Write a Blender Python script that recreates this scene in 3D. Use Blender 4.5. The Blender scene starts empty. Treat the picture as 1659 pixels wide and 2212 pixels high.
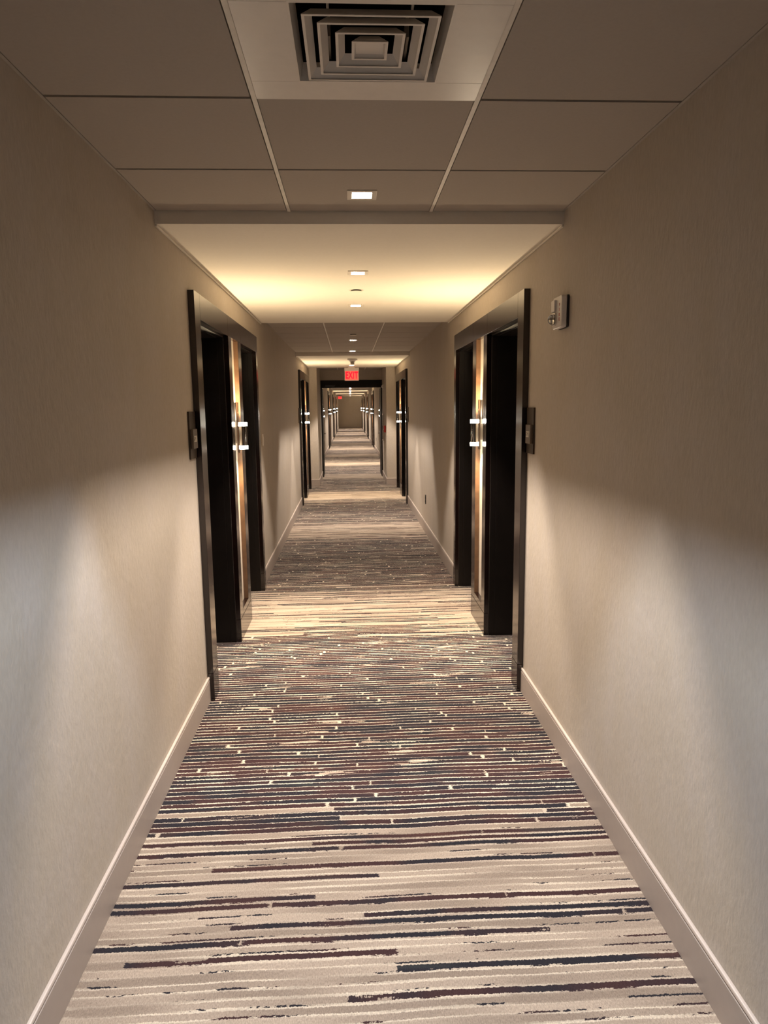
import bpy, bmesh, math, random
from mathutils import Vector, Matrix
random.seed(7)
S = bpy.context.scene
COL = S.collection

# ------------------------------------------------------------ camera, world, exposure
F_PX = 1487.4; PITCH = 0.1525; YAW = 0.0482; ROLL = -0.0118; EYE = 1.70
cam_data = bpy.data.cameras.new('camera')
cam_data.sensor_fit = 'VERTICAL'; cam_data.sensor_height = 24.0
cam_data.lens = 24.0 * F_PX / 2212.0
cam_data.clip_start = 0.02; cam_data.clip_end = 200
cam = bpy.data.objects.new('camera', cam_data); COL.objects.link(cam)
fwd = Vector((math.sin(YAW)*math.cos(PITCH), math.cos(YAW)*math.cos(PITCH), -math.sin(PITCH)))
rgt = Vector((math.cos(YAW), -math.sin(YAW), 0)); up = rgt.cross(fwd)
r2 = rgt*math.cos(ROLL) + up*math.sin(ROLL); u2 = -rgt*math.sin(ROLL) + up*math.cos(ROLL)
M = Matrix((r2, u2, -fwd)).transposed().to_4x4(); M.translation = Vector((0, 0, EYE))
cam.matrix_world = M
S.camera = cam

world = bpy.data.worlds.new('world'); S.world = world; world.use_nodes = True
world.node_tree.nodes['Background'].inputs[0].default_value = (1.0, 0.86, 0.72, 1)
world.node_tree.nodes['Background'].inputs[1].default_value = 0.02
S.view_settings.view_transform = 'Standard'; S.view_settings.look = 'None'
S.view_settings.gamma = 1.0; S.view_settings.use_curve_mapping = False
S.view_settings.exposure = 0.0

# light levels
DOWN_W = 245.0          # watts of each recessed downlight
DOWN_COL = (1.0, 0.87, 0.76)
NEAR_COL = (0.53, 0.62, 0.75)
UP_W = 74.0            # sconce up and down beams
SCONCE_COL = (1.0, 0.76, 0.46)

# ------------------------------------------------------------ dimensions (metres)
XL, XR = -0.857, 1.008          # wall planes
ZT, ZS = 2.576, 2.521           # tile ceiling, dropped soffit
PR = 0.035                      # how far the door surrounds stand off the wall
Y_BACK, Y_END = -3.6, 55.2
PERIOD = 8.05
SETS = [3.88 + PERIOD*k for k in range(7)]     # near edge of each pair of doors
SETS = [SETS[0], 11.95] + [11.95 + PERIOD*k for k in range(1, 6)]
ZH, ZD, ZP = 2.33, 2.19, 0.166  # surround top, opening top, plinth top
# offsets along the corridor inside one surround
A0, A1, A2, A3, A4, A5, A6, A7 = 0.0, 0.14, 1.03, 1.15, 1.44, 1.58, 2.45, 2.55

# ------------------------------------------------------------ node helpers
class NT:
    def __init__(s, name):
        s.mat = bpy.data.materials.new(name); s.mat.use_nodes = True
        s.t = s.mat.node_tree; s.b = s.t.nodes['Principled BSDF']
    def new(s, k): return s.t.nodes.new(k)
    def put(s, sock, v):
        if isinstance(v, (int, float)): sock.default_value = v
        elif isinstance(v, tuple): sock.default_value = v if len(v) != 3 or sock.type == 'VECTOR' else (*v, 1)
        else: s.t.links.new(v, sock)
    def m(s, op, a, b=None, c=None):
        n = s.new('ShaderNodeMath'); n.operation = op
        for i, v in enumerate((a, b, c)):
            if v is not None: s.put(n.inputs[i], v)
        return n.outputs[0]
    def xyz(s, v):
        n = s.new('ShaderNodeSeparateXYZ'); s.put(n.inputs[0], v); return n.outputs
    def comb(s, x, y, z=0.0):
        n = s.new('ShaderNodeCombineXYZ')
        for i, v in enumerate((x, y, z)): s.put(n.inputs[i], v)
        return n.outputs[0]
    def pos(s): return s.new('ShaderNodeNewGeometry').outputs['Position']
    def noise(s, vec, scale=1.0, detail=2.0, rough=0.5):
        n = s.new('ShaderNodeTexNoise'); s.put(n.inputs['Vector'], vec)
        n.inputs['Scale'].default_value = scale; n.inputs['Detail'].default_value = detail
        n.inputs['Roughness'].default_value = rough
        return n.outputs['Fac']
    def white(s, vec):
        n = s.new('ShaderNodeTexWhiteNoise'); n.noise_dimensions = '2D'; s.put(n.inputs['Vector'], vec)
        return n.outputs
    def ramp(s, v, a, b, c=0.0, d=1.0, smooth=True):
        n = s.new('ShaderNodeMapRange'); n.interpolation_type = 'SMOOTHSTEP' if smooth else 'LINEAR'
        s.put(n.inputs[0], v)
        for i, q in enumerate((a, b, c, d)): s.put(n.inputs[i+1], q)
        return n.outputs[0]
    def mix(s, f, a, b):
        n = s.new('ShaderNodeMix'); n.data_type = 'RGBA'
        s.put(n.inputs[0], f); s.put(n.inputs[6], a); s.put(n.inputs[7], b)
        return n.outputs[2]
    def scale(s, col, f):
        n = s.new('ShaderNodeVectorMath'); n.operation = 'SCALE'; s.put(n.inputs[0], col); s.put(n.inputs[3], f)
        return n.outputs[0]
    def bump(s, h, strength, dist):
        n = s.new('ShaderNodeBump'); n.inputs['Strength'].default_value = strength
        n.inputs['Distance'].default_value = dist; s.put(n.inputs['Height'], h)
        s.t.links.new(n.outputs[0], s.b.inputs['Normal'])
    def color(s, v): s.put(s.b.inputs['Base Color'], v)
    def rough(s, v): s.put(s.b.inputs['Roughness'], v)

def simple(name, col, rough=0.5, metal=0.0, ior=1.5, var=0.06, vscale=30.0, coat=0.0):
    n = NT(name)
    f = n.noise(n.pos(), vscale, 3.0)
    n.color(n.scale(col, n.ramp(f, 0.3, 0.7, 1.0-var, 1.0+var, False)))
    n.rough(rough); n.b.inputs['Metallic'].default_value = metal; n.b.inputs['IOR'].default_value = ior
    n.b.inputs['Coat Weight'].default_value = coat
    return n.mat

def emis(name, col, strength):
    n = NT(name); n.color((0.8, 0.8, 0.8) if strength > 8 else (col[0]*0.5, col[1]*0.5, col[2]*0.5)); n.b.inputs['Emission Color'].default_value = (*col, 1)
    n.b.inputs['Emission Strength'].default_value = strength
    return n.mat

def wall_mat():
    n = NT('wallcovering'); p = n.xyz(n.pos())
    h = n.m('ADD', p[0], p[1])
    weave = n.noise(n.comb(n.m('MULTIPLY', h, 95.0), n.m('MULTIPLY', p[2], 26.0)), 1.0, 3.0, 0.6)
    mott = n.noise(n.comb(n.m('MULTIPLY', h, 5.0), n.m('MULTIPLY', p[2], 2.2)), 1.0, 4.0, 0.65)
    v = n.m('ADD', n.ramp(weave, 0.25, 0.75, -0.07, 0.07, False), n.ramp(mott, 0.3, 0.7, 0.95, 1.04, False))
    n.color(n.scale(n.mix(n.ramp(mott, 0.4, 0.65), (0.50, 0.435, 0.355), (0.49, 0.43, 0.365)), v))
    mid = n.noise(n.comb(n.m('MULTIPLY', h, 34.0), n.m('MULTIPLY', p[2], 17.0)), 1.0, 3.0, 0.6)
    n.rough(0.62); n.bump(n.m('ADD', weave, n.m('MULTIPLY', mid, 1.6)), 0.6, 0.0028)
    return n.mat

def carpet_mat():
    n = NT('striped_carpet'); p = n.xyz(n.pos()); X, Y = p[0], p[1]
    PITCHR = 0.033
    wav = n.ramp(n.noise(n.comb(n.m('MULTIPLY', X, 1.6), n.m('MULTIPLY', Y, 1.1)), 1.0, 2.0), 0.3, 0.7, -0.007, 0.007, False)
    rag = n.ramp(n.noise(n.comb(n.m('MULTIPLY', X, 130.0), n.m('MULTIPLY', Y, 60.0)), 1.0, 2.0, 0.7), 0.25, 0.75, -0.0032, 0.0032, False)
    yy = n.m('DIVIDE', n.m('ADD', n.m('ADD', Y, wav), rag), PITCHR)
    row = n.m('FLOOR', yy); fr = n.m('SUBTRACT', yy, row)
    rnd = n.xyz(n.white(n.comb(row, 3.7))[1])
    L = n.m('MULTIPLY_ADD', rnd[0], 1.0, 0.75)
    ragx = n.ramp(n.noise(n.comb(n.m('MULTIPLY', X, 60.0), n.m('MULTIPLY', Y, 160.0)), 1.0, 2.0), 0.25, 0.75, -0.008, 0.008, False)
    u = n.m('ADD', n.m('DIVIDE', n.m('ADD', X, ragx), L), n.m('MULTIPLY', rnd[1], 37.0))
    seg = n.m('FLOOR', u); fu = n.m('MULTIPLY', n.m('SUBTRACT', u, seg), L)
    rs = n.white(n.comb(row, seg)); r = rs[0]; rc = n.xyz(rs[1])
    # pale and dark bands of the pattern repeat
    ph = n.m('ADD', n.m('DIVIDE', n.m('SUBTRACT', n.m('MULTIPLY', n.m('ADD', row, 0.5), PITCHR), 1.98), 3.72), 0.5)
    d = n.m('MULTIPLY', n.m('ABSOLUTE', n.m('SUBTRACT', n.m('FRACT', ph), 0.5)), 3.72)
    wob = n.m('MULTIPLY', n.m('SUBTRACT', rnd[2], 0.5), 0.30)
    dd = n.m('ADD', d, wob)
    dens = n.ramp(dd, 0.34, 0.82, 0.27, 0.985)
    dz = n.ramp(dd, 0.50, 0.82)
    dark = n.m('LESS_THAN', r, dens)
    gapw = n.m('MULTIPLY_ADD', rc[1], 0.014, 0.003)
    gap = n.m('LESS_THAN', fu, gapw)
    patch = n.m('ADD', n.noise(n.comb(n.m('MULTIPLY', X, 2.4), n.m('MULTIPLY', Y, 14.0)), 1.0, 3.0, 0.6), n.m('MULTIPLY', rag, 12.0))
    pm = n.m('GREATER_THAN', patch, 0.645)
    body = n.m('MULTIPLY', dark, n.m('SUBTRACT', 1.0, pm))
    # stripe half thickness; in dark bands a pale line is left between stripes, here and there closed or dotted
    fill = n.noise(n.comb(n.m('MULTIPLY', X, 2.6), n.m('MULTIPLY', row, 7.31)), 1.0, 2.0)
    dot = n.noise(n.comb(n.m('MULTIPLY', X, 75.0), n.m('MULTIPLY', row, 3.17)), 1.0, 1.0)
    closed = n.m('MULTIPLY', n.m('GREATER_THAN', n.m('ADD', n.m('MULTIPLY', fill, 1.0), n.m('MULTIPLY', dot, 0.28)), 0.62), n.m('MULTIPLY', dz, n.m('GREATER_THAN', fr, 0.45)))
    half = n.m('MULTIPLY_ADD', dz, 0.03, n.m('MULTIPLY_ADD', rc[0], 0.13, 0.29))
    inb = n.m('LESS_THAN', n.m('ABSOLUTE', n.m('SUBTRACT', fr, 0.5)), half)
    inb = n.m('MAXIMUM', inb, closed)
    mask = n.m('MULTIPLY', n.m('MULTIPLY', body, n.m('SUBTRACT', 1.0, gap)), inb)
    # frayed dark wisps along the row edges of the pale bands
    wisp = n.noise(n.comb(n.m('MULTIPLY', X, 3.5), n.m('MULTIPLY', row, 5.3)), 1.0, 2.0)
    wd = n.noise(n.comb(n.m('MULTIPLY', X, 45.0), n.m('MULTIPLY', Y, 110.0)), 1.0, 2.0, 0.7)
    edge = n.m('LESS_THAN', n.m('ABSOLUTE', n.m('SUBTRACT', fr, 0.12)), 0.10)
    wm = n.m('MULTIPLY', edge, n.m('GREATER_THAN', n.m('ADD', wisp, n.m('MULTIPLY', wd, 0.34)), 0.755))
    mask = n.m('MAXIMUM', mask, n.m('MULTIPLY', wm, n.m('SUBTRACT', 1.0, dz)))
    # colours
    cv = n.noise(n.comb(n.m('MULTIPLY', X, 2.2), n.m('MULTIPLY', row, 1.7)), 1.0, 2.0)
    darkc = n.mix(n.ramp(cv, 0.42, 0.56), (0.060, 0.031, 0.031), (0.027, 0.025, 0.031))
    acc = n.noise(n.comb(n.m('MULTIPLY', X, 1.7), n.m('MULTIPLY', Y, 9.0), 4.0), 1.0, 2.0)
    darkc = n.mix(n.m('MULTIPLY', n.ramp(acc, 0.60, 0.72), 0.4), darkc, (0.13, 0.06, 0.045))
    darkc = n.mix(n.m('MULTIPLY', n.ramp(acc, 0.38, 0.28), 0.4), darkc, (0.055, 0.066, 0.062))
    lv = n.noise(n.comb(n.m('MULTIPLY', X, 1.1), n.m('MULTIPLY', row, 2.3)), 1.0, 2.0, 0.6)
    lf = n.ramp(lv, 0.36, 0.62)
    beige = n.mix(lf, (0.48, 0.385, 0.30), (0.30, 0.235, 0.182))
    linem = n.m('MAXIMUM', n.ramp(n.m('ABSOLUTE', n.m('SUBTRACT', fr, 0.5)), 0.30, 0.38), n.m('MULTIPLY', n.m('MAXIMUM', body, gap), dz))
    lw = n.noise(n.comb(n.m('MULTIPLY', X, 2.0), n.m('MULTIPLY', row, 9.7)), 1.0, 2.0)
    linem = n.m('MULTIPLY', linem, n.m('MAXIMUM', n.ramp(lw, 0.42, 0.62, 0.08, 0.9), dz))
    lightc = n.mix(linem, beige, (0.72, 0.62, 0.485))
    col = n.mix(mask, lightc, darkc)
    pile = n.noise(n.comb(n.m('MULTIPLY', X, 300.0), n.m('MULTIPLY', Y, 110.0)), 1.0, 2.0, 0.7)
    n.color(n.scale(col, n.ramp(pile, 0.25, 0.75, 0.70, 1.28, False)))
    n.rough(0.95); n.b.inputs['Specular IOR Level'].default_value = 0.15
    n.bump(pile, 0.4, 0.003)
    return n.mat

MT = {}
MT['wall'] = wall_mat()
MT['carpet'] = carpet_mat()
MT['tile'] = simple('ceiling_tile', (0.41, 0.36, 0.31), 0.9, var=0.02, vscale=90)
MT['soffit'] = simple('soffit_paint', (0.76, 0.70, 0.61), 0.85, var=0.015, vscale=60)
MT['grid'] = simple('grid_metal', (0.72, 0.66, 0.58), 0.45)
MT['plenum'] = simple('plenum_black', (0.012, 0.009, 0.009), 0.9)
MT['shadow'] = simple('gap_backing', (0.10, 0.085, 0.07), 0.95)
MT['base'] = simple('baseboard_paint', (0.40, 0.335, 0.29), 0.45, var=0.02)
MT['bead'] = simple('baseboard_bead', (0.66, 0.57, 0.50), 0.35, var=0.02)
MT['espresso'] = simple('espresso_laminate', (0.010, 0.0045, 0.0038), 0.17, ior=1.62, var=0.15, vscale=14, coat=0.0)
MT['recess'] = simple('espresso_door', (0.0055, 0.003, 0.002), 0.55, var=0.15, vscale=10, ior=1.35)
MT['niche_glow'] = simple('niche_glow_brown', (0.105, 0.056, 0.030), 0.35, var=0.2, vscale=20)  # lighter than the espresso, to imitate amber sconce light on the niche sides
MT['chrome'] = simple('polished_chrome', (0.62, 0.60, 0.57), 0.06, 1.0)
MT['nickel'] = simple('dark_nickel', (0.30, 0.27, 0.24), 0.10, 1.0)
MT['ring'] = emis('lit_glass_ring', (1.0, 0.90, 0.74), 80.0)
MT['lens'] = emis('lit_downlight_lens', (1.0, 0.97, 0.93), 16.0)
MT['whiteplastic'] = simple('white_plastic', (0.72, 0.67, 0.62), 0.35, var=0.02)
MT['whitemetal'] = simple('white_diffuser_metal', (0.74, 0.68, 0.61), 0.30, var=0.02)
MT['trimwhite'] = simple('downlight_trim', (0.75, 0.69, 0.60), 0.4, var=0.02)
MT['bronze'] = simple('bronze_sign', (0.055, 0.038, 0.026), 0.42, 0.35)
MT['bronze2'] = simple('bronze_sign_raised', (0.125, 0.095, 0.070), 0.40, 0.3)
MT['ivory'] = simple('ivory_digits', (0.75, 0.70, 0.62), 0.5)
MT['baffle'] = simple('can_baffle', (0.055, 0.052, 0.048), 0.6)
MT['red'] = simple('red_letters', (0.45, 0.03, 0.02), 0.5)
MT['redbox'] = simple('red_plastic', (0.42, 0.012, 0.01), 0.35)
MT['black'] = simple('black_plastic', (0.012, 0.011, 0.012), 0.35)
MT['exitred'] = emis('exit_letters', (1.0, 0.0, 0.02), 1.6)
MT['exitpanel'] = emis('exit_panel', (1.0, 0.20, 0.12), 0.55)
MT['grey'] = simple('detector_plastic', (0.36, 0.31, 0.25), 0.5)
g = NT('clear_lens'); g.color((0.9, 0.9, 0.9)); g.rough(0.03)
g.b.inputs['Transmission Weight'].default_value = 0.9; g.b.inputs['IOR'].default_value = 1.45
MT['clear'] = g.mat

# ------------------------------------------------------------ mesh helpers
def bm_box(bm, x0, x1, y0, y1, z0, z1):
    x0, x1 = min(x0, x1), max(x0, x1)
    vs = [bm.verts.new((x, y, z)) for x in (x0, x1) for y in (y0, y1) for z in (z0, z1)]
    for q in ((0,1,3,2), (4,6,7,5), (0,4,5,1), (2,3,7,6), (0,2,6,4), (1,5,7,3)):
        bm.faces.new([vs[i] for i in q])
def bm_cyl(bm, c, r0, r1, length, axis='Z', seg=24):
    mat = Matrix.Translation(c)
    if axis == 'X': mat = mat @ Matrix.Rotation(math.pi/2, 4, 'Y')
    if axis == 'Y': mat = mat @ Matrix.Rotation(-math.pi/2, 4, 'X')
    bmesh.ops.create_cone(bm, cap_ends=True, segments=seg, radius1=r0, radius2=r1, depth=length, matrix=mat)
def bm_tube(bm, c, ro, ri, z0, z1, seg=32):
    """ring with a real wall, axis Z"""
    rings = []
    for r, z in ((ro, z0), (ro, z1), (ri, z1), (ri, z0)):
        rings.append([bm.verts.new((c[0]+r*math.cos(2*math.pi*i/seg), c[1]+r*math.sin(2*math.pi*i/seg), z)) for i in range(seg)])
    for k in range(4):
        a, b = rings[k], rings[(k+1) % 4]
        for i in range(seg):
            j = (i+1) % seg; bm.faces.new((a[i], a[j], b[j], b[i]))
def bm_lathe(bm, c, prof, seg=32):
    rings = [[bm.verts.new((c[0]+r*math.cos(2*math.pi*i/seg), c[1]+r*math.sin(2*math.pi*i/seg), c[2]+z)) for i in range(seg)] for r, z in prof]
    for a, b in zip(rings, rings[1:]):
        for i in range(seg):
            j = (i+1) % seg; bm.faces.new((a[i], a[j], b[j], b[i]))
    bm.faces.new(rings[0]); bm.faces.new(rings[-1])
def bm_funnel(bm, cx, cy, h0, z0, h1, z1, t=0.0016):
    """square sloped louvre ring of thickness t"""
    L = []
    for h, z in ((h0, z0), (h1, z1), (h1-t, z1), (h0-t*2.4, z0)):
        L.append([bm.verts.new((cx+sx*h, cy+sy*h, z)) for sx, sy in ((-1,-1), (1,-1), (1,1), (-1,1))])
    for k in range(4):
        a, b = L[k], L[(k+1) % 4]
        for i in range(4):
            j = (i+1) % 4; bm.faces.new((a[i], a[j], b[j], b[i]))
def frame_plate(bm, x0, x1, y0, y1, hx0, hx1, hy0, hy1, z0, z1):
    bm_box(bm, x0, x1, y0, hy0, z0, z1); bm_box(bm, x0, x1, hy1, y1, z0, z1)
    bm_box(bm, x0, hx0, hy0, hy1, z0, z1); bm_box(bm, hx1, x1, hy0, hy1, z0, z1)

def obj(name, bm, mat, parent=None, bevel=0.0, smooth=False, loc=None, seg=2):
    bmesh.ops.recalc_face_normals(bm, faces=bm.faces)
    me = bpy.data.meshes.new(name); bm.to_mesh(me); bm.free()
    for f in me.polygons: f.use_smooth = smooth
    me.materials.append(mat)
    o = bpy.data.objects.new(name, me); COL.objects.link(o)
    if parent is not None: o.parent = parent
    if loc: o.location = loc
    if bevel:
        b = o.modifiers.new('bevel', 'BEVEL'); b.width = bevel; b.segments = seg; b.limit_method = 'ANGLE'
    if smooth:
        try:
            me.set_sharp_from_angle(angle=math.radians(35))
        except Exception: pass
    return o
def box(name, dims, mat, parent=None, bevel=0.0, seg=2):
    bm = bmesh.new(); bm_box(bm, *dims); return obj(name, bm, mat, parent, bevel, seg=seg)
def empty(name, loc):
    o = bpy.data.objects.new(name, None); COL.objects.link(o); o.location = loc
    o.empty_display_size = 0.05; return o
def tag(o, label=None, cat=None, group=None, kind=None):
    if label: o['label'] = label
    if cat: o['category'] = cat
    if group: o['group'] = group
    if kind: o['kind'] = kind
    return o
def lamp(name, kind, loc, parent, energy, col, size=0.03, cone=None, blend=0.5, rot=(0, 0, 0)):
    d = bpy.data.lights.new(name, kind); d.energy = energy; d.color = col
    d.shadow_soft_size = size
    if cone: d.spot_size = math.radians(cone); d.spot_blend = blend
    o = bpy.data.objects.new(name, d); COL.objects.link(o); o.parent = parent; o.location = loc; o.rotation_euler = rot
    return o
def kids(o): return [c for c in bpy.data.objects if c.parent == o]
def copy_tree(o, parent=None, dl=None):
    c = o.copy(); COL.objects.link(c); c.parent = parent
    for ch in kids(o): copy_tree(ch, c)
    return c
def text_mesh(name, body, size, mat, parent, matrix, depth=0.001, bold=0.0, spacing=1.0):
    cu = bpy.data.curves.new(name, 'FONT'); cu.body = body; cu.size = size
    cu.extrude = depth; cu.offset = bold; cu.align_x = 'CENTER'; cu.align_y = 'CENTER'; cu.space_character = spacing
    t = bpy.data.objects.new(name+'_tmp', cu); COL.objects.link(t)
    bpy.context.view_layer.update()
    dg = bpy.context.evaluated_depsgraph_get()
    me = bpy.data.meshes.new_from_object(t.evaluated_get(dg)); me.name = name
    bpy.data.objects.remove(t); bpy.data.curves.remove(cu)
    me.transform(matrix); me.materials.clear(); me.materials.append(mat)
    o = bpy.data.objects.new(name, me); COL.objects.link(o); o.parent = parent
    return o

ORD = ['nearest', 'second', 'third', 'fourth', 'fifth', 'sixth', 'seventh']
SIDE = {-1: 'left', 1: 'right'}
HAS = {-1: SETS[:6], 1: SETS[:7]}

SOF = [(3.30, 7.03), (11.50, 14.95), (19.40, 23.13), (27.45, 31.18), (35.50, 39.23), (43.55, 47.28), (51.60, Y_END)]
# recessed downlights: positions along the corridor and their ceiling height
DL = [(-1.6, ZT), (1.33, ZT), (3.05, ZT), (4.45, ZS), (5.85, ZS), (9.42, ZT), (11.25, ZT), (14.15, ZS)]
for k in range(5):
    b = 16.1 + 8.05*k
    DL += [(b+1.4, ZT), (b+3.1, ZT if b+3.1 < SOF[2+k][0] else ZS), (b+4.4, ZS), (b+5.83, ZS)]
DL = [(y, z) for y, z in DL if y < 53.2]
LX, LH = 0.070, 0.043           # centre line and half opening of the downlights
def slab(bm, x0, x1, y0, y1, z0, z1):
    """flat slab with a square hole for every downlight inside it"""
    hs = [y for y, z in sorted(DL) if y0+LH < y < y1-LH] if x0 < LX-LH and x1 > LX+LH else []
    y = y0
    for h in hs:
        if h-LH > y: bm_box(bm, x0, x1, y, h-LH, z0, z1)
        bm_box(bm, x0, LX-LH, h-LH, h+LH, z0, z1); bm_box(bm, LX+LH, x1, h-LH, h+LH, z0, z1)
        y = h+LH
    bm_box(bm, x0, x1, y, y1, z0, z1)
# ------------------------------------------------------------ floor
o = box('floor', (XL-0.3, XR+0.3, Y_BACK, Y_END+0.1, -0.05, 0.0), MT['carpet'])
tag(o, 'carpet of thin plum, charcoal and cream stripes running the length of the corridor', 'carpet', kind='structure')

# ------------------------------------------------------------ side walls with door openings
def side_wall(s):
    xw = XL if s < 0 else XR
    xo = xw + s*0.34
    bm = bmesh.new(); y = Y_BACK
    for y0 in HAS[s]:
        for a, b in ((A1, A2), (A5, A6)):
            bm_box(bm, xw, xo, y, y0+a, 0, ZD+0.004)
            y = y0+b
    bm_box(bm, xw, xo, y, Y_END, 0, ZD+0.004)
    bm_box(bm, xw, xo, Y_BACK, Y_END, ZD+0.004, 2.75)
    o = obj('wall_'+SIDE[s], bm, MT['wall'])
    tag(o, SIDE[s]+' corridor wall in warm grey woven wallcovering', 'wall', kind='structure')
side_wall(-1); side_wall(1)
tag(box('wall_end', (XL, XR, Y_END, Y_END+0.1, 0, 2.75), MT['wall']), 'far end wall of the corridor, small and brown in the distance', 'wall', kind='structure')
tag(box('wall_back', (XL, XR, Y_BACK-0.1, Y_BACK, 0, 2.75), MT['wall']), 'corridor wall behind the viewer', 'wall', kind='structure')

# ------------------------------------------------------------ ceiling: tile zones and soffits
tz = [Y_BACK] + [v for ab in SOF for v in ab]
zones = [(tz[i], tz[i+1]) for i in range(0, len(tz)-1, 2)]
G0, G1 = -0.255, 0.389          # long grid bars
DIFF = (1.532, 2.137)           # tile bay taken by the air diffuser
for zi, (y0, y1) in enumerate(zones):
    bm = bmesh.new()
    start = 2.142 if zi == 0 else y0+0.29
    js = []
    k = start
    while k > y0: k -= 0.605
    k += 0.605
    while k < y1: js.append(k); k += 0.605
    js = [y0] + [j for j in js if j-y0 > 0.05 and y1-j > 0.05] + [y1]
    for c, (a, b) in enumerate(((XL+0.014, G0-0.011), (G0+0.009, G1-0.009), (G1+0.011, XR-0.014))):
        for j0, j1 in zip(js, js[1:]):
            if zi == 0 and c == 1 and abs(j0-1.537) < 0.02: continue
            slab(bm, a, b, j0+0.007, j1-0.007, ZT, ZT+0.018)
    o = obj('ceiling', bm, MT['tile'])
    tag(o, '%s stretch of square tiled ceiling along the corridor' % ORD[zi], 'ceiling', kind='structure')
    bm = bmesh.new()
    if zi == 0:
        slab(bm, XL, XR, y0, DIFF[0]-0.002, ZT+0.019, ZT+0.03); slab(bm, XL, XR, DIFF[1]+0.002, y1, ZT+0.019, ZT+0.03)
        bm_box(bm, XL, G0, DIFF[0]-0.002, DIFF[1]+0.002, ZT+0.019, ZT+0.03); bm_box(bm, G1, XR, DIFF[0]-0.002, DIFF[1]+0.002, ZT+0.019, ZT+0.03)
    else: slab(bm, XL, XR, y0, y1, ZT+0.019, ZT+0.03)
    obj('tile_backing', bm, MT['shadow'], o)
    bm = bmesh.new()
    for gx in (G0, G1): bm_box(bm, gx-0.007, gx+0.007, y0, y1, ZT-0.002, ZT+0.018)
    obj('grid_bar', bm, MT['grid'], o)
    bm = bmesh.new(); bm_box(bm, XL, XL+0.010, y0, y1, ZT+0.001, ZT+0.018); bm_box(bm, XR-0.010, XR, y0, y1, ZT+0.001, ZT+0.018)
    obj('wall_angle', bm, MT['tile'], o)
for si, (y0, y1) in enumerate(SOF):
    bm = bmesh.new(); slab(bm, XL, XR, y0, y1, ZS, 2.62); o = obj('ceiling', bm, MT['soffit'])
    tag(o, '%s dropped plaster soffit over a pair of dark doors' % ORD[si], 'ceiling', kind='structure')
    bm = bmesh.new()
    for xw, s in ((XL, 1), (XR, -1)):
        bm_box(bm, xw, xw+s*0.011, y0+0.002, y1-0.002, ZS-0.012, ZS)
    obj('corner_bead', bm, MT['soffit'], o, bevel=0.004)

# ------------------------------------------------------------ cross wall, passage and fire doors
YR, YD = 14.95, 16.85
PXL, PXR = -0.680, 0.800
bm = bmesh.new(); bm_box(bm, XL-0.002, PXL, YR, YD+0.17, 0, ZT)
tag(obj('wall_passage_left', bm, MT['wall']), 'left wall block narrowing the corridor before the fire doors', 'wall', kind='structure')
bm = bmesh.new(); bm_box(bm, PXR, XR+0.002, YR, YD+0.17, 0, ZT)
tag(obj('wall_passage_right', bm, MT['wall']), 'right wall block narrowing the corridor, holding red alarm box', 'wall', kind='structure')
tag(box('wall_over_fire_doors', (PXL, PXR, YD+0.03, YD+0.15, 2.325, ZT), MT['wall']), 'shaded wall panel above the fire door header', 'wall', kind='structure')
fd = empty('door_frame_cross', ((PXL+PXR)/2, YD+0.08, 0)); fd.name = 'door_1'
tag(fd, 'open double fire doors in a dark brown frame across the corridor', 'door', kind='structure')
cx = (PXL+PXR)/2; hw = (PXR-PXL)/2
bm = bmesh.new()
bm_box(bm, -hw, hw, -0.08, 0.08, 2.15, 2.325)
bm_box(bm, -hw, -hw+0.035, -0.08, 0.08, 0, 2.15); bm_box(bm, hw-0.03, hw, -0.08, 0.08, 0, 2.15)
obj('door_frame', bm, MT['recess'], fd, bevel=0.003)
for s in (-1, 1):
    lf = box('door_leaf', (s*(hw-0.03), s*(hw-0.03)+s*0.045, 0.09, 0.80, 0.012, 2.14), MT['recess'], fd, 0.002)
    bm = bmesh.new()
    xx = s*(hw-0.03)
    bm_cyl(bm, (xx-s*0.02, 0.72, 1.03), 0.012, 0.012, 0.05, 'X', 16)
    bm_box(bm, xx-s*0.05, xx-s*0.035, 0.61, 0.735, 1.02, 1.045)
    bm_cyl(bm, (xx-s*0.004, 0.72, 1.03), 0.027, 0.027, 0.01, 'X', 20)
    obj('door_handle', bm, MT['chrome'], lf, bevel=0.002, smooth=True)
bm = bmesh.new(); bm_box(bm, -hw+0.12, -hw+0.34, -0.12, -0.081, 2.18, 2.215)
bm_box(bm, -hw+0.06, -hw+0.34, -0.108, -0.098, 2.170, 2.176)
obj('door_closer', bm, MT['black'], fd, bevel=0.003)

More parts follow.
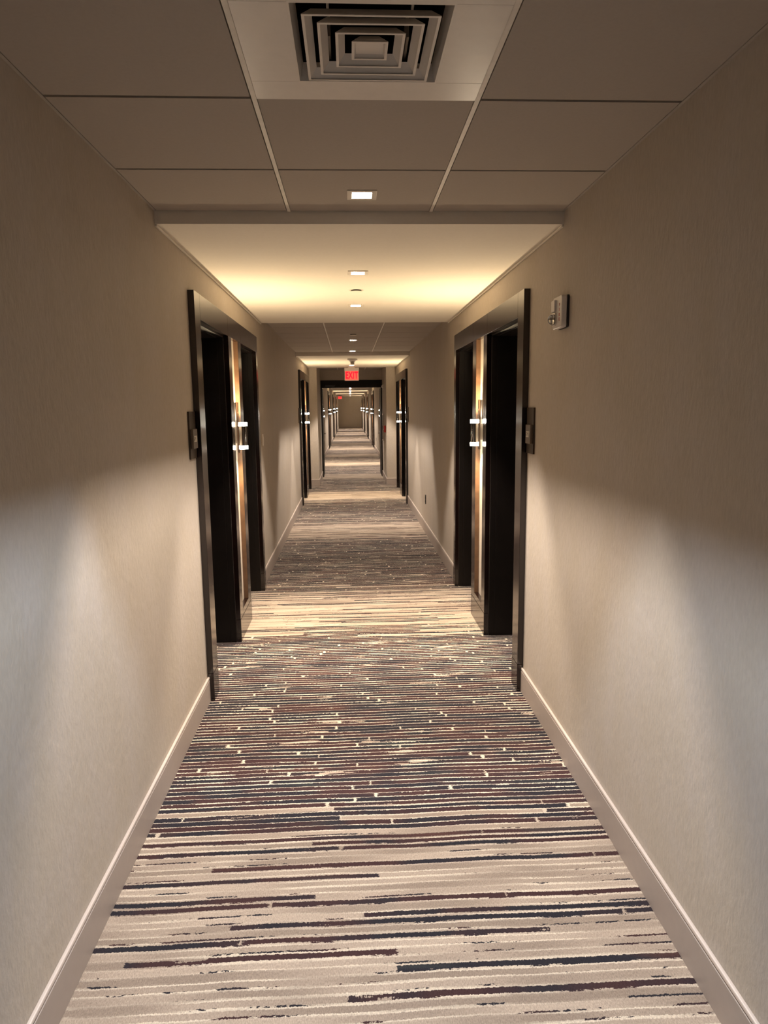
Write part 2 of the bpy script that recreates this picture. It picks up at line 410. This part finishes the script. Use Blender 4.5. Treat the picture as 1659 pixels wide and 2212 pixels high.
# ------------------------------------------------------------ baseboards
def base_run(name, axis, w, s, a, b, label):
    """axis 'Y': board on plane x=w, facing -s ; axis 'X': board on plane y=w facing -Y"""
    e = bmesh.new(); f = bmesh.new()
    def bx(bm, d0, d1, z0, z1):
        if axis == 'Y': bm_box(bm, w-s*d0, w-s*d1, a, b, z0, z1)
        else: bm_box(bm, a, b, w-d1, w-d0, z0, z1)
    bx(e, 0, 0.013, 0.0, 0.128); bx(e, 0, 0.009, 0.128, 0.133)
    bx(f, 0, 0.013, 0.133, 0.148)
    o = obj(name, e, MT['base'], bevel=0.0015)
    tag(o, label, 'baseboard', kind='structure')
    obj('top_bead', f, MT['bead'], o, bevel=0.004)
for s in (-1, 1):
    w = XL if s < 0 else XR
    y = Y_BACK; i = 0
    where = ['before the nearest pair of doors', 'between the nearest and second pairs of doors', 'beside the narrowed passage',
             'after the fire doors', 'after the third pair of doors', 'after the fourth pair of doors', 'after the fifth pair of doors', 'by the far end wall']
    for y0 in HAS[s]:
        if y < YR < y0:
            base_run('baseboard_'+SIDE[s], 'Y', w, s, y, YR, '%s greige baseboard, short run before the passage' % SIDE[s])
            pw = PXL if s < 0 else PXR
            base_run('baseboard_'+SIDE[s], 'Y', pw, s, YR-0.013, YD, '%s greige baseboard along the narrowed passage' % SIDE[s])
            xa, xb = (XL, PXL) if s < 0 else (PXR, XR)
            base_run('baseboard_'+SIDE[s], 'X', YR, s, xa, xb, '%s greige baseboard across the wall return facing the viewer' % SIDE[s])
            y = YD+0.17
        base_run('baseboard_'+SIDE[s], 'Y', w, s, y, y0+A0, '%s greige baseboard with pale bead, %s' % (SIDE[s], where[i] if y0 < YR else where[i+1]))
        y = y0+A7; i += 1
    base_run('baseboard_'+SIDE[s], 'Y', w, s, y, Y_END, '%s greige baseboard by the far end wall' % SIDE[s])
base_run('baseboard_end', 'X', Y_END, 1, XL, XR, 'greige baseboard along the far end wall')

# ------------------------------------------------------------ door surrounds and recessed doors (structure)
def surround(s, idx, y0):
    w = XL if s < 0 else XR
    t = empty('trim_%d' % idx, (w, y0, 0))
    q = -s  # towards the corridor
    e = MT['espresso']
    G = 0.0015
    for a, b, z0 in ((A0, A1, ZP), (A2, A3, ZP), (A4, A5, ZP), (A6, A7, ZP)):
        box('stile', (0, q*PR, a, b-G, z0+G, ZH if a in (A0, A6) else ZD-G), e, t, 0.0012)
    for a, b in ((A1, A2), (A2, A5), (A5, A6)):
        box('header_panel', (0, q*PR, a+G/2, b-G, ZD, ZH), e, t, 0.0012)
    for a, b in ((A0, A1), (A2, A5), (A6, A7)):
        box('plinth', (0, q*(PR+0.0015), a-0.001, b, 0.0, ZP), e, t, 0.0012)
    box('bottom_rail', (0, q*PR, A3, A4-G, ZP+G, 0.215), e, t, 0.0012)
    # thin linings added to the niche sides, sconce glow put into their lighter brown
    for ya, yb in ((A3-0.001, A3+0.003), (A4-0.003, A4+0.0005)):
        box('glow_lining', (q*0.0005, q*(PR-0.001), ya, yb, 0.216, ZD-0.001), MT['niche_glow'], t)
    return t
def door_unit(s, idx, y0, a, b):
    w = XL if s < 0 else XR
    t = empty('door_%d' % idx, (w, y0+a, 0))
    d = b-a; o_ = s
    bm = bmesh.new()
    # casing inside the opening: side jambs and head, stepped
    for ya, yb, yc in ((0.0, 0.012, 0.016), (d-0.012, d, None)):
        bm_box(bm, o_*0.0, o_*0.04, ya, yb, 0, ZD-0.0)
    bm_box(bm, o_*0.0, o_*0.04, 0.012, d-0.012, ZD-0.012, ZD)
    bm_box(bm, o_*0.04, o_*0.24, 0.0, 0.016, 0, ZD); bm_box(bm, o_*0.04, o_*0.24, d-0.016, d, 0, ZD)
    bm_box(bm, o_*0.04, o_*0.24, 0.016, d-0.016, ZD-0.016, ZD)
    obj('jamb', bm, MT['recess'], t, bevel=0.001)
    lf = box('door_leaf', (o_*0.20, o_*0.24, 0.018, d-0.018, 0.008, ZD-0.018), MT['recess'], t, 0.002)
    bm = bmesh.new()
    bm_box(bm, o_*0.20, o_*0.192, 0.075, 0.115, 0.93, 1.17)
    bm_cyl(bm, (o_*0.18, 0.095, 1.0), 0.010, 0.010, 0.04, 'X', 16)
    bm_box(bm, o_*0.168, o_*0.155, 0.085, 0.21, 0.988, 1.010)
    obj('door_handle', bm, MT['chrome'], lf, bevel=0.0015)
    return t
ti = di = 1
for s in (-1, 1):
    p = dA = dB = None
    for k, y0 in enumerate(HAS[s]):
        ti += 0
        if p is None:
            p = surround(s, ti, y0); dA = door_unit(s, di+1, y0, A1, A2); dB = door_unit(s, di+2, y0, A5, A6); c, a1, b1 = p, dA, dB
        else:
            c = copy_tree(p); a1 = copy_tree(dA); b1 = copy_tree(dB)
            c.location.y = y0; a1.location.y = y0+A1; b1.location.y = y0+A5
            c.name = 'trim_%d' % ti; a1.name = 'door_%d' % (di+1); b1.name = 'door_%d' % (di+2)
        ti += 1; di += 2
        tag(c, 'dark espresso surround framing two doors on the %s wall, %s from the viewer' % (SIDE[s], ORD[k]), 'door surround', kind='structure')
        tag(a1, 'recessed dark door on the %s wall, nearer of the %s pair' % (SIDE[s], ORD[k]), 'door', kind='structure')
        tag(b1, 'recessed dark door on the %s wall, farther of the %s pair' % (SIDE[s], ORD[k]), 'door', kind='structure')

# ------------------------------------------------------------ wall sconces
YC = (A3+A4)/2 + 0.0
def sconce(s, y0):
    w = XL if s < 0 else XR; q = -s
    t = empty('wall_sconce', (w, y0+YC, 1.38))
    ax = q*(PR+0.034)
    bm = bmesh.new(); bm_cyl(bm, (ax, 0, 0.115), 0.029, 0.029, 0.14, seg=40)
    for zz in (0.0448, 0.1852): bm_cyl(bm, (ax, 0, zz), 0.0305, 0.0305, 0.004, seg=40)
    obj('chrome_body', bm, MT['nickel'], t, smooth=True)
    for z0, z1 in ((0.017, 0.043), (0.187, 0.213)):
        bm = bmesh.new(); bm_tube(bm, (ax, 0), 0.0325, 0.024, z0, z1, 40)
        obj('glass_ring', bm, MT['ring'], t, smooth=True, bevel=0.001)
    bm = bmesh.new()
    bm_box(bm, q*(PR-0.014), q*(PR+0.003), 0.004, 0.03, -0.012, 0.36)
    bm_box(bm, 0, q*(PR-0.014), 0.006, 0.028, 0.06, 0.18)
    obj('mounting_bar', bm, MT['nickel'], t, bevel=0.001)
    box('bracket_plate', (q*0.004, q*(PR-0.0145), -0.03, 0.05, 0.215, 0.36), MT['black'], t, 0.001)
    bm = bmesh.new(); bm_cyl(bm, (q*(PR+0.006), 0.004, 0.285), 0.006, 0.005, 0.012, 'Y', 16)
    obj('thumb_screw', bm, MT['chrome'], t, smooth=True)
    lamp('up_beam', 'SPOT', (ax, 0, 0.216), t, UP_W, SCONCE_COL, 0.012, 165, 1.0, (math.pi, 0, 0))
    lamp('down_beam', 'SPOT', (ax, 0, 0.012), t, UP_W*0.85, SCONCE_COL, 0.012, 115, 1.0, (0, 0, 0))
    return t
for s in (-1, 1):
    p = None
    for k, y0 in enumerate(HAS[s]):
        if p is None: p = c = sconce(s, y0)
        else: c = copy_tree(p); c.location.y = y0+YC
        tag(c, 'chrome cylinder sconce with two glowing rings on the %s wall, %s from the viewer' % (SIDE[s], ORD[k]), 'wall lamp', 'sconces between the paired doors')

# ------------------------------------------------------------ recessed downlights
def downlight(y, z):
    t = empty('downlight', (LX, y, z))
    bm = bmesh.new(); frame_plate(bm, -0.062, 0.062, -0.062, 0.062, -0.041, 0.041, -0.041, 0.041, -0.004, 0.0)
    obj('square_trim', bm, MT['trimwhite'], t, bevel=0.0012)
    bm = bmesh.new(); frame_plate(bm, -0.0428, 0.0428, -0.0428, 0.0428, -0.0408, 0.0408, -0.0408, 0.0408, 0.0, 0.080)
    bm_box(bm, -0.0428, 0.0428, -0.0428, 0.0428, 0.080, 0.083)
    obj('can', bm, MT['baffle'], t)
    bm = bmesh.new(); bm_cyl(bm, (0, 0, 0.072), 0.030, 0.030, 0.010, seg=32)
    obj('lens', bm, MT['lens'], t, bevel=0.001, smooth=True)
    lamp('beam', 'SPOT', (0, 0, 0.057), t, DOWN_W, DOWN_COL, 0.005, 150, 0.2)
    return t
DLL = {3.05: 'square recessed downlight in the tiled ceiling just before the dropped soffit',
       4.45: 'square recessed downlight in the soffit, before the round cover plate',
       5.85: 'square recessed downlight in the soffit, beyond the round cover plate',
       9.42: 'small downlight in the second tiled ceiling, beside the round cover plate',
       11.25: 'small downlight at the far edge of the second tiled ceiling',
       14.15: 'small downlight in the second soffit just before the EXIT sign'}
proto = None; made = []; nfar = 0
NUM = 'first second third fourth fifth sixth seventh eighth ninth tenth eleventh twelfth thirteenth fourteenth fifteenth sixteenth seventeenth eighteenth nineteenth twentieth'.split()
for y, z in DL:
    if proto is None: c = proto = downlight(y, z)
    else: c = copy_tree(proto); c.location = (0.070, y, z)
    if y in DLL: lab = DLL[y]
    elif y < 2: lab = 'recessed downlight above the viewer, %s the air diffuser' % ('just before' if y > 0 else 'well behind')
    else:
        nfar += 1; lab = 'tiny recessed downlight far off, %s in line beyond the fire doors' % NUM[nfar-1]
    tag(c, lab, 'ceiling light', 'recessed downlights')
    made.append((y, c))
# the fixtures over the viewer burn cooler; lamps sit a few millimetres off centre in their cans
cool = None
for y, c in made:
    for ch in kids(c):
        if ch.type != 'LIGHT': continue
        ch.location.x = {1.33: 0.0024, 3.05: 0.0023, 4.45: -0.0028, 5.85: -0.001}.get(y, 0.0)
        if y < 2:
            if cool is None: cool = ch.data.copy(); cool.color = NEAR_COL
            ch.data = cool

# ------------------------------------------------------------ ceiling fittings
def cover(y, z, lab):
    t = empty('sprinkler_cover', (0.066, y, z))
    bm = bmesh.new(); bm_lathe(bm, (0, 0, 0), ((0.030, -0.008), (0.042, -0.008), (0.043, -0.010), (0.040, -0.012)), 40)
    obj('cover_disc', bm, MT['soffit'], t, smooth=True)
    bm = bmesh.new(); bm_cyl(bm, (0, 0, -0.004), 0.038, 0.038, 0.008, seg=40); obj('shadow_gap_collar', bm, MT['black'], t)
    tag(t, lab, 'sprinkler cover', 'sprinkler covers')
cover(5.11, ZS, 'round white sprinkler cover between two downlights on the nearest soffit')
cover(8.70, ZT, 'round sprinkler cover on the second tiled ceiling, before the small downlight')

t = empty('smoke_detector', (0.070, 12.25, ZS))
bm = bmesh.new(); bm_lathe(bm, (0, 0, 0), ((0.085, 0.0), (0.088, -0.018), (0.080, -0.032), (0.055, -0.045)), 40)
obj('base', bm, MT['whiteplastic'], t, smooth=True)
bm = bmesh.new(); bm_lathe(bm, (0, 0, 0), ((0.052, -0.045), (0.036, -0.060), (0.033, -0.085), (0.026, -0.095), (0.01, -0.097)), 40)
obj('sensor_cone', bm, MT['grey'], t, smooth=True)
tag(t, 'smoke detector with tapered sensor on the second soffit', 'smoke detector')

# air diffuser filling the middle bay of the near tiled ceiling
t = empty('air_diffuser', (0.067, 1.837, ZT))
X0, X1 = G0+0.0085-0.067, G1-0.0085-0.067; Y0, Y1 = DIFF[0]-1.837, DIFF[1]-1.837-0.004
h = 0.186
bm = bmesh.new(); frame_plate(bm, X0, X1, Y0, Y1, -h, h, -h, h, -0.007, 0.002)
obj('face_panel', bm, MT['whitemetal'], t, bevel=0.0012)
bm = bmesh.new(); bm_funnel(bm, 0, 0, h+0.001, -0.007, h-0.012, 0.035, 0.002)
obj('throat', bm, MT['whitemetal'], t)
for hh in (0.158, 0.124, 0.083, 0.044):
    bm = bmesh.new(); dz = -0.010
    bm_funnel(bm, 0, 0.012, hh, dz, max(hh-0.021, 0.012), dz+0.022, 0.0014)
    bm_funnel(bm, 0, 0.012, hh, dz-0.001, hh-0.001, dz+0.001, 0.0028)
    if hh == 0.044: bm_box(bm, -0.036, 0.036, 0.012-0.036, 0.012+0.036, dz+0.008, dz+0.0095)
    obj('louvre_ring', bm, MT['whitemetal'], t)
bm = bmesh.new()
for d in ((-0.19, 0.19, -0.19, 0.19, 0.20, 0.204), (-0.194, -0.188, -0.19, 0.19, 0.002, 0.20), (0.188, 0.194, -0.19, 0.19, 0.002, 0.20),
          (-0.19, 0.19, -0.194, -0.188, 0.002, 0.20), (-0.19, 0.19, 0.188, 0.194, 0.002, 0.20)): bm_box(bm, *d)
obj('duct_box', bm, MT['plenum'], t)
for sgn in (-1, 1):
    for i in range(2): box('damper_blade', (sgn*0.10-0.003, sgn*0.10+0.003, -0.18+0.25*i, -0.05+0.25*i, 0.05, 0.11), MT['grey'], t)
tag(t, 'square white air diffuser with concentric louvres in the near ceiling', 'air vent')

# ------------------------------------------------------------ room number signs
def sign(s, y0, num):
    w = XL if s < 0 else XR; q = -s
    t = empty('room_sign', (w, y0-0.105, 1.43))
    box('back_plate', (0, q*0.010, -0.050, 0.092, 0.0, 0.253), MT['bronze'], t, 0.001)
    bm = bmesh.new(); bm_box(bm, q*0.010, q*0.026, -0.045, 0.055, 0.055, 0.160)
    raised = obj('raised_tablet', bm, MT['bronze2'], t, 0.003)
    if num:
        rot = Matrix.Rotation(math.pi/2 * (1 if s < 0 else -1), 4, 'Z') @ Matrix.Rotation(math.pi/2, 4, 'X')
        mt = Matrix.Translation((q*0.0268, 0.004, 0.106)) @ rot
        d = text_mesh('room_number', num, 0.046, MT['ivory'], raised, mt, 0.0008, 0.0007)
    return t
for s, nums in ((-1, ('520', '')), (1, ('527', ''))):
    for k in (0, 1):
        c = sign(s, HAS[s][k], nums[k])
        what = 'bronze room number sign with ivory digits %s on the %s wall' % (nums[0], SIDE[s]) if k == 0 else 'small bronze room sign on the %s wall by the second pair of doors' % SIDE[s]
        tag(c, what, 'sign', 'room number signs')

# ------------------------------------------------------------ fire alarm strobe
t = empty('fire_alarm_strobe', (XR, 3.255, 2.12))
def rr_plate(bm, x0, x1, hy, hz, r, cy=0, cz=0, seg=8):
    pts = []
    for sy, sz, a0 in ((1, 1, 0), (-1, 1, 90), (-1, -1, 180), (1, -1, 270)):
        for i in range(seg+1):
            a = math.radians(a0 + 90*i/seg)
            pts.append((cy+sy*(hy-r)+r*math.cos(a), cz+sz*(hz-r)+r*math.sin(a)))
    A = [bm.verts.new((x0, y, z)) for y, z in pts]; B = [bm.verts.new((x1, y, z)) for y, z in pts]
    n_ = len(pts)
    for i in range(n_): bm.faces.new((A[i], A[(i+1) % n_], B[(i+1) % n_], B[i]))
    bm.faces.new(A); bm.faces.new(B)
bm = bmesh.new(); rr_plate(bm, -0.009, 0, 0.071, 0.073, 0.014); obj('back_box', bm, MT['black'], t)
bm = bmesh.new(); rr_plate(bm, -0.036, -0.010, 0.069, 0.072, 0.014); obj('housing', bm, MT['whiteplastic'], t, bevel=0.004, smooth=True)
bm = bmesh.new(); rr_plate(bm, -0.047, -0.034, 0.026, 0.026, 0.006, 0.036, 0.032); obj('horn_grille', bm, MT['whiteplastic'], t, bevel=0.002)
bm = bmesh.new(); rr_plate(bm, -0.044, -0.036, 0.020, 0.020, 0.004, 0.036, 0.032)
bm.free()
bm = bmesh.new(); rr_plate(bm, -0.044, -0.034, 0.030, 0.029, 0.010, 0.034, -0.028); obj('strobe_mount', bm, MT['chrome'], t, bevel=0.002)
bm = bmesh.new(); bmesh.ops.create_uvsphere(bm, u_segments=20, v_segments=12, radius=0.026, matrix=Matrix.Translation((-0.046, 0.034, -0.028)) @ Matrix.Diagonal((0.9, 0.75, 0.95, 1)))
obj('strobe_lens', bm, MT['clear'], t, smooth=True)
bm = bmesh.new(); bm_cyl(bm, (-0.052, 0.034, -0.028), 0.005, 0.005, 0.036, 'Z', 12); obj('flash_tube', bm, MT['chrome'], t, smooth=True)
for i, chx in enumerate('FIRE'):
    rot = Matrix.Rotation(-math.pi/2, 4, 'Z') @ Matrix.Rotation(math.pi/2, 4, 'X')
    text_mesh('letter', chx, 0.019, MT['red'], t, Matrix.Translation((-0.0364, -0.036, 0.030-0.0215*i)) @ rot, 0.0006, 0.0006)
tag(t, 'white wall strobe with clear lens and vertical red FIRE letters', 'fire alarm')

# ------------------------------------------------------------ exit signs
def exit_sign(x, y, lab):
    t = empty('exit_sign', (x, y, ZS))
    box('canopy', (-0.07, 0.07, -0.03, 0.03, -0.012, 0.0), MT['whiteplastic'], t, 0.003)
    box('housing', (-0.155, 0.155, -0.024, 0.024, -0.075, -0.012), MT['whiteplastic'], t, 0.004)
    pn = box('lit_panel', (-0.148, 0.148, -0.005, 0.005, -0.272, -0.075), MT['exitpanel'], t, 0.001)
    bm = bmesh.new()
    for d in ((-0.150, -0.144, -0.007, 0.007, -0.275, -0.075), (0.144, 0.150, -0.007, 0.007, -0.275, -0.075), (-0.150, 0.150, -0.007, 0.007, -0.278, -0.272)): bm_box(bm, *d)
    obj('panel_edge', bm, MT['whiteplastic'], t, bevel=0.001)
    text_mesh('exit_letters', 'EXIT', 0.195, MT['exitred'], pn, Matrix.Translation((0, -0.0065, -0.172)) @ Matrix.Rotation(math.pi/2, 4, 'X') @ Matrix.Diagonal((0.60, 1, 1, 1)), 0.001, 0.008, 1.12)
    return tag(t, lab, 'exit sign', 'lit exit signs')
exit_sign(0.066, 14.86, 'red lit EXIT sign hanging in front of the fire doors')
exit_sign(-0.66, 51.55, 'tiny red EXIT sign at the far left end of the corridor')

# ------------------------------------------------------------ small wall devices
t = empty('light_switch', (XL, 6.86, 1.385))
box('cover_plate', (0, 0.006, -0.035, 0.035, -0.057, 0.057), MT['whiteplastic'], t, 0.002)
box('rocker', (0.006, 0.010, -0.016, 0.016, -0.033, 0.033), MT['whiteplastic'], t, 0.0015)
tag(t, 'white light switch plate on the left wall beyond the nearest doors', 'light switch')
def outlet(y, z, lab):
    t = empty('power_outlet', (XR, y, z))
    box('cover_plate', (-0.007, 0, -0.036, 0.036, -0.062, 0.062), MT['black'], t, 0.002)
    for k in (-1, 1): box('socket', (-0.010, -0.007, -0.017, 0.017, k*0.024-0.015, k*0.024+0.015), MT['black'], t, 0.002)
    tag(t, lab, 'power outlet', 'black power outlets')
outlet(9.16, 0.452, 'black power outlet low on the right wall before the second doors')
outlet(26.4, 0.452, 'tiny black power outlet on the right wall far beyond the fire doors')

t = empty('fire_pull_station', (PXR, 15.35, 1.13))
box('red_box', (-0.045, 0, -0.05, 0.05, -0.005, 0.145), MT['redbox'], t, 0.006)
box('pull_handle', (-0.055, -0.045, -0.03, 0.03, 0.05, 0.075), MT['whiteplastic'], t, 0.002)
tag(t, 'small red fire alarm pull box on the right passage wall', 'fire alarm box')
t = empty('extinguisher_cabinet', (PXR, 16.2, 0.90))
bm = bmesh.new()
for d in ((-0.025, 0, -0.17, -0.145, 0, 0.62), (-0.025, 0, 0.145, 0.17, 0, 0.62), (-0.025, 0, -0.145, 0.145, 0, 0.025), (-0.025, 0, -0.145, 0.145, 0.595, 0.62)): bm_box(bm, *d)
obj('cabinet_frame', bm, MT['chrome'], t, bevel=0.002)
box('cabinet_door', (-0.018, -0.001, -0.145, 0.145, 0.025, 0.595), MT['base'], t, 0.002)
box('pull', (-0.035, -0.018, -0.135, -0.12, 0.26, 0.36), MT['chrome'], t, 0.002)
tag(t, 'narrow chrome framed cabinet on the right passage wall beside the red box', 'cabinet')
t = empty('alarm_horn', (PXR, 16.2, 2.14))
box('back_plate', (-0.012, 0, -0.05, 0.05, -0.065, 0.065), MT['whiteplastic'], t, 0.004)
bm = bmesh.new(); bmesh.ops.create_uvsphere(bm, u_segments=16, v_segments=10, radius=0.035, matrix=Matrix.Translation((-0.014, 0, 0.01)))
obj('dome', bm, MT['whiteplastic'], t, smooth=True)
tag(t, 'small white alarm horn high on the right passage wall', 'fire alarm')
